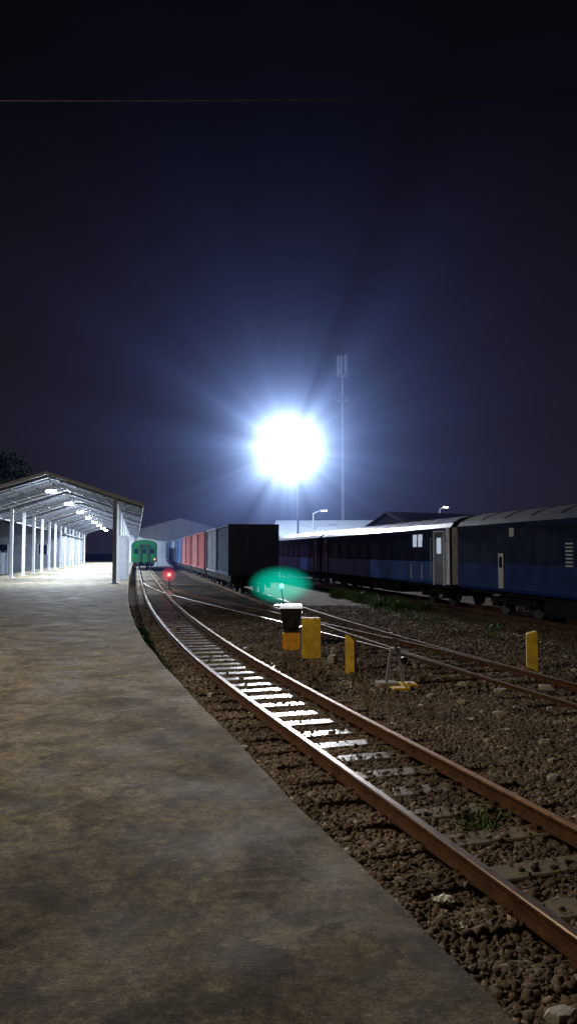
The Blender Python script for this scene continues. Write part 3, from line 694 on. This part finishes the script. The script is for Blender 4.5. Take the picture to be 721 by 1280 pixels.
# ---------------------------------------------------------------- floodlight mast
LX,LY,LZ=0.0,72.0,11.8
fm=ob('floodlight_mast',None,loc=(.9,LY+.6,-.18),label='tall steel mast with blazing white floodlights',category='floodlight mast')
ob('pole',MB().tube((0,0,0),(0,0,12.4),.11,.07,12).box(-.35,.35,-.35,.35,0,.2,ch=.03).mesh('flood_pole_mesh',['postgrey']),fm)
ob('cross_arm',MB().beam((-1.9,0,12.0),(.6,0,12.0),.1,.1).mesh('cross_arm_mesh',['mast']),fm)
for x in(-1.6,-.9,-.2,.45):
    hsg=ob('lamp_head',MB().box(-.26,.26,-.2,.1,-.2,.2,ch=.05).mesh('flood_head_mesh',['mast']),fm,loc=(x,-.15,11.85))
    ob('lamp_glass',MB().box(-.23,.23,-.22,-.203,-.17,.17).mesh('flood_glass_mesh',['flood']),hsg)
sp_=light('flood_light','SPOT',(LX-.9,-1.2,11.9),60000,(.97,.97,1),.6,fm)
sp_.data.spot_size=math.radians(80); sp_.data.spot_blend=.9
sp_.rotation_euler=Vector((.02,-1,-.12)).to_track_quat('-Z','Y').to_euler()
light('flood_spill','POINT',(LX-.9,.8,11.9),9000,(.8,.9,1),.5,fm)

# glare and halos, put in as glowing volumes
def glare_mat(name,K,n,r0,R):
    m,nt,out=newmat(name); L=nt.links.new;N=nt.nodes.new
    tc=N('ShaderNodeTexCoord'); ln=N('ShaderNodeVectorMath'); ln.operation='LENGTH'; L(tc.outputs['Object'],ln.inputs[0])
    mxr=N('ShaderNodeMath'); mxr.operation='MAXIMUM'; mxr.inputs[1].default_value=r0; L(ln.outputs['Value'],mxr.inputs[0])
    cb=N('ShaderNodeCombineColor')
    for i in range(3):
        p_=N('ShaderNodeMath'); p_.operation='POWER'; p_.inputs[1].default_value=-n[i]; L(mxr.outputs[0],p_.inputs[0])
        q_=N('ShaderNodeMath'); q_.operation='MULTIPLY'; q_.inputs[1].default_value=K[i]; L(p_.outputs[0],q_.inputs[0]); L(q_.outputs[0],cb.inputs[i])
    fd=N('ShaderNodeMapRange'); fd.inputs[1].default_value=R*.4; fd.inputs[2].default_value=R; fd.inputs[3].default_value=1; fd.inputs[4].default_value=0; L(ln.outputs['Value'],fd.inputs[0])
    # soft rays of the glare, put in as emission that varies by direction
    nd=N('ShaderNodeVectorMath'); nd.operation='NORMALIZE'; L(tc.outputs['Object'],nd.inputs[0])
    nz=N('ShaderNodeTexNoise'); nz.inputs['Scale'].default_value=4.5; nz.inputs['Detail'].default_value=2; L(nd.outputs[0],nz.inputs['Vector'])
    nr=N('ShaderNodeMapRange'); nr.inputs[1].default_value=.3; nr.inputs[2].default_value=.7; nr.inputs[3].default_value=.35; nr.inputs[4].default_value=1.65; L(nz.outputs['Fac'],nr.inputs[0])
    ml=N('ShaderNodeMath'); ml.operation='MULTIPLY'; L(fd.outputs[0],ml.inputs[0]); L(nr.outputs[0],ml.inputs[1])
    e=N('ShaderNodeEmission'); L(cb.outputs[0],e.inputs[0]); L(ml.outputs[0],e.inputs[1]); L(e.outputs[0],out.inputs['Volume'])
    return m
def sphere(name,r,seg=24):
    prof=[(max(.001,r*math.sin(math.pi*i/seg)),-r*math.cos(math.pi*i/seg)) for i in range(seg+1)]
    return MB().lathe(prof,32)
hm=glare_mat('floodlight_glare',(20,24.5,21.5),(3.98,3.88,3.45),2.2,58)  # glare of the floodlights put in as emission, fading outwards
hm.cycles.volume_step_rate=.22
M['glow1']=hm
ob('mist',sphere('mist',58).mesh('mist_mesh',['glow1']),loc=(LX,LY-.6,LZ),kind='stuff',label='floodlight glare put in as a glowing volume')
def soft_glow(name,col,s,i0=.25):
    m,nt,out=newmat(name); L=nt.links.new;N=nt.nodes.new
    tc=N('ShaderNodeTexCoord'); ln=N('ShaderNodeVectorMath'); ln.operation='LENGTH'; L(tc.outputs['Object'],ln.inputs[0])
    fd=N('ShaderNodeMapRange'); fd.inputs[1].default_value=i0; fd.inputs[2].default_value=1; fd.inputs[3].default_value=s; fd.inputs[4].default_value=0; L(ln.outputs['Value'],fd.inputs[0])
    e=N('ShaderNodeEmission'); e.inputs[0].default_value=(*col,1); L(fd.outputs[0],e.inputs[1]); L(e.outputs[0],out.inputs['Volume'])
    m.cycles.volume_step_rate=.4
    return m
M['glow2']=soft_glow('green_mist',(.0,.46,.31),1.15,.65)  # teal lens ghost put in as emission, no vapour there
M['glow3']=soft_glow('red_mist',(1,.03,.05),1.0)  # halo of the red lamp put in as emission
ob('mist',sphere('m',1).mesh('green_mist_mesh',['glow2']),loc=(-.18,17.8,1.31),scale=(.80,.55,.47),kind='stuff',label='green lens ghost put in as a glowing volume by the signal')
ob('mist',sphere('m',1).mesh('red_mist_mesh',['glow3']),loc=(-7.1,45.2,.72),scale=(.5,.5,.5),kind='stuff',label='red lamp halo put in as a glowing volume')

# ---------------------------------------------------------------- antenna mast, street lamps
am=ob('antenna_mast',None,loc=(7.3,102,-.18),label='tall slim communication mast with panel antennas on top',category='antenna mast')
ob('pole',MB().tube((0,0,0),(0,0,25),.28,.16,10).tube((0,0,25),(0,0,29.2),.14,.08,8).mesh('antenna_pole_mesh',['mastgrey']),am)
ap=MB()
for z0,r in((22.6,.9),(26.0,.75)):
    ap.lathe([(r,z0),(r,z0+.1)],14)
    for i in range(6):
        t=i*math.pi/3; ap.box(r*math.cos(t)-.03,r*math.cos(t)+.03,r*math.sin(t)-.03,r*math.sin(t)+.03,z0+.1,z0+1.0)
ob('service_ring',ap.mesh('service_ring_mesh',['mastgrey']),am)
for i in range(6):
    t=i*math.pi/3+.3; ob('panel_antenna',MB().box(-.22,.22,-.12,.12,0,2.6,ch=.03).mesh('panel_antenna_mesh',['mastgrey']),am,loc=(.62*math.cos(t),.62*math.sin(t),26.2),rz=t)
def street_lamp(loc,h,arm,rz,label,pw=0,m='farlamp'):
    r=ob('street_lamp',None,loc=loc,rz=rz,label=label,category='street lamp',group='street lamps')
    b=MB().tube((0,0,0),(0,0,h),.09,.06,10); b.tube((0,0,h),(arm,0,h+.35),.05,.04,8)
    ob('pole',b.mesh('lamp_pole_mesh',['mastgrey']),r)
    hd=ob('lamp_head',MB().box(arm-.1,arm+.6,-.14,.14,h+.3,h+.42,ch=.03).mesh('lamp_head_mesh',['steel_g']),r)
    ob('lamp_glass',MB().box(arm,arm+.5,-.1,.1,h+.22,h+.297).mesh('street_glass_mesh',[m]),hd)
    if pw: light('street_light','POINT',(arm+.25,0,h+.1),pw,(.85,.92,1),.15,r)
    return r
street_lamp((2.6,80,-.18),6.3,.9,0,'slim street lamp standing behind the blue train')
street_lamp((15.5,78,-.18),6.6,.5,.4,'lit street lamp behind the dark rooftops',150)
r=street_lamp((-8.6,7.8,PZ),7.2,.9,0,'unseen lamp post added for warm light on the platform')  # out-of-view post, added so the near platform gets warm light
light('platform_fill','POINT',(1.2,0,7.3),2400,(1,.82,.56),.3,r)

# overhead wire
wv=MB()
pts=[Vector((-45+i*3,15+i*.02,11.48+.0014*((i-15)*3+6)**2-.006*i)) for i in range(31)]
for a,b_ in zip(pts[:-1],pts[1:]): wv.tube(a,b_,.014,.014,6,cap=False)
ob('overhead_cable',wv.mesh('overhead_cable_mesh',['wire']),label='thin dark cable strung across the yard',category='cable')

# ---------------------------------------------------------------- background buildings
def house(loc,w,d,h,rh,rz,wallm,roofm,label,name='house',win=0,lit=False):
    r=ob(name,None,loc=loc,rz=rz,label=label,category='building')
    b=MB().box(-w/2,w/2,-d/2,d/2,0,h); b.add([(-w/2,-d/2+.001,h),(w/2,-d/2+.001,h),(0,-d/2+.001,h+rh),(-w/2,d/2-.001,h),(w/2,d/2-.001,h),(0,d/2-.001,h+rh)],[(0,1,2),(5,4,3)])
    ob('wall',b.mesh('house_wall_mesh',[wallm]),r)
    o=.4; rb=MB()
    for s in(-1,1):
        sl=rh/(w/2); x1=s*(w/2+o); z1=h-sl*o
        rb.add([(0,-d/2-o,h+rh+.02),(x1,-d/2-o,z1+.02),(x1,d/2+o,z1+.02),(0,d/2+o,h+rh+.02),(0,-d/2-o,h+rh+.14),(x1,-d/2-o,z1+.14),(x1,d/2+o,z1+.14),(0,d/2+o,h+rh+.14)],[(0,1,2,3),(7,6,5,4),(0,4,5,1),(1,5,6,2),(2,6,7,3)])
    ob('roof',rb.mesh('house_roof_mesh',[roofm]),r)
    for i in range(win):
        wx=-w/2+(i+.5)*w/win
        ww=ob('window',MB().box(-.45,.45,-.03,0,-.5,.5).mesh('house_window_mesh',['litglass' if lit and i%2==0 else 'glass']),r,loc=(wx,-d/2,h*.6))
        ob('frame',MB().box(-.52,-.45,-.05,0,-.55,.55).box(.45,.52,-.05,0,-.55,.55).mesh('house_frame_mesh',['palepanel']),ww)
    return r
house((-19.5,132,-.18),19,26,4.8,2.6,HEAD,'wallpale','sheetblue','grey metal warehouse with shallow gable roof','warehouse',0)
house((11.5,62,-.18),9,8,3.6,1.7,.5+math.pi/2,'wall','tile','low house with dark tiled roof behind the train',win=3)
house((4.0,84,-.18),14,10,3.6,2.0,math.pi/2-.1,'wallpale','sheetblue','long low building with lit metal roof behind the train',win=4,lit=True)
house((20,50,-.18),10,9,2.9,1.6,math.pi/2,'wall','tile','low house with dark roof beyond the siding',win=3)
house((31,60,-.18),12,10,3.6,1.8,.3,'wall','tile','house with dark roof beyond the siding',win=3)
house((-33,95,-.18),12,30,4.2,2.0,HEAD,'wall','tile','long building standing behind the boundary wall',win=3)

# ---------------------------------------------------------------- trees
def tree(loc,H,R,seed,label,nl=3200):
    rs=np.random.RandomState(seed); r=ob('tree',None,loc=loc,label=label,category='tree',group='trees beyond the yard')
    t=MB().tube((0,0,0),(.15,.1,H*.5),.28,.17,9)
    cl=[]
    for i in range(9):
        a=rs.uniform(0,6.28); rr=R*rs.uniform(.25,.75); z=H*rs.uniform(.5,.9); pnt=(rr*math.cos(a),rr*math.sin(a),z)
        t.tube((.1,.07,H*rs.uniform(.3,.5)),pnt,.1,.03,6); cl.append((pnt,R*rs.uniform(.28,.5)))
    cl.append(((.1,.1,H*.88),R*.4))
    ob('trunk',t.mesh('trunk_mesh',['bark']),r)
    per=nl//len(cl); P=[]
    for c,cr in cl:
        d_=rs.normal(size=(per,3)); d_/=np.linalg.norm(d_,axis=1)[:,None]; d_*= (cr*rs.uniform(.35,1.15,per)**.6)[:,None]; d_[:,2]*=.7
        P.append(np.array(c)+d_)
    P=np.concatenate(P); n=len(P); u=rs.normal(size=(n,3));u/=np.linalg.norm(u,axis=1)[:,None]; w=np.cross(u,rs.normal(size=(n,3)));w/=np.linalg.norm(w,axis=1)[:,None]
    s=rs.uniform(.12,.28,n)[:,None]
    V=np.stack([P-u*s,P+w*s*.55,P+u*s,P-w*s*.55],1).reshape(-1,3); F=np.arange(4*n).reshape(-1,4)
    ob('crown',mesh_np('crown_mesh',V,F,'leaf'),r)
tree((-26.5,66,-.18),11.0,4.4,1,'leafy tree rising behind the platform canopy',5000)
tree((-33,74,-.18),11,4.5,2,'leafy tree rising behind the platform canopy')
tree((1.5,92,-.18),6.2,3.4,3,'leafy tree lit by the floodlight')
tree((5.5,96,-.18),5.6,3.2,4,'leafy tree lit by the floodlight')

# ---------------------------------------------------------------- world
w=bpy.data.worlds.new('World'); scene.world=w; w.use_nodes=True
nt=w.node_tree; nt.nodes.clear(); L=nt.links.new
out=nt.nodes.new('ShaderNodeOutputWorld'); bgn=nt.nodes.new('ShaderNodeBackground'); L(bgn.outputs[0],out.inputs[0])
tc=nt.nodes.new('ShaderNodeTexCoord'); sp=nt.nodes.new('ShaderNodeSeparateXYZ'); L(tc.outputs['Generated'],sp.inputs[0])
cr=nt.nodes.new('ShaderNodeValToRGB'); L(sp.outputs['Z'],cr.inputs[0])
e=cr.color_ramp.elements; e[0].position=0; e[0].color=(.0135,.011,.0150,1); e[1].position=.75; e[1].color=(.0014,.0014,.0020,1)
k=e.new(.25); k.color=(.0085,.0062,.0085,1); k=e.new(.5); k.color=(.0025,.0021,.0030,1)
L(cr.outputs[0],bgn.inputs[0]); bgn.inputs[1].default_value=1.0

# ---------------------------------------------------------------- camera
cam=bpy.data.cameras.new('camera'); co=bpy.data.objects.new('camera',cam); COL.objects.link(co)
co.location=(0,0,2.08); co.rotation_euler=(math.radians(93.0),0,0)
cam.sensor_fit='VERTICAL'; cam.sensor_height=24; cam.lens=24*950/1280; cam.clip_end=2000; cam.clip_start=.05
scene.camera=co
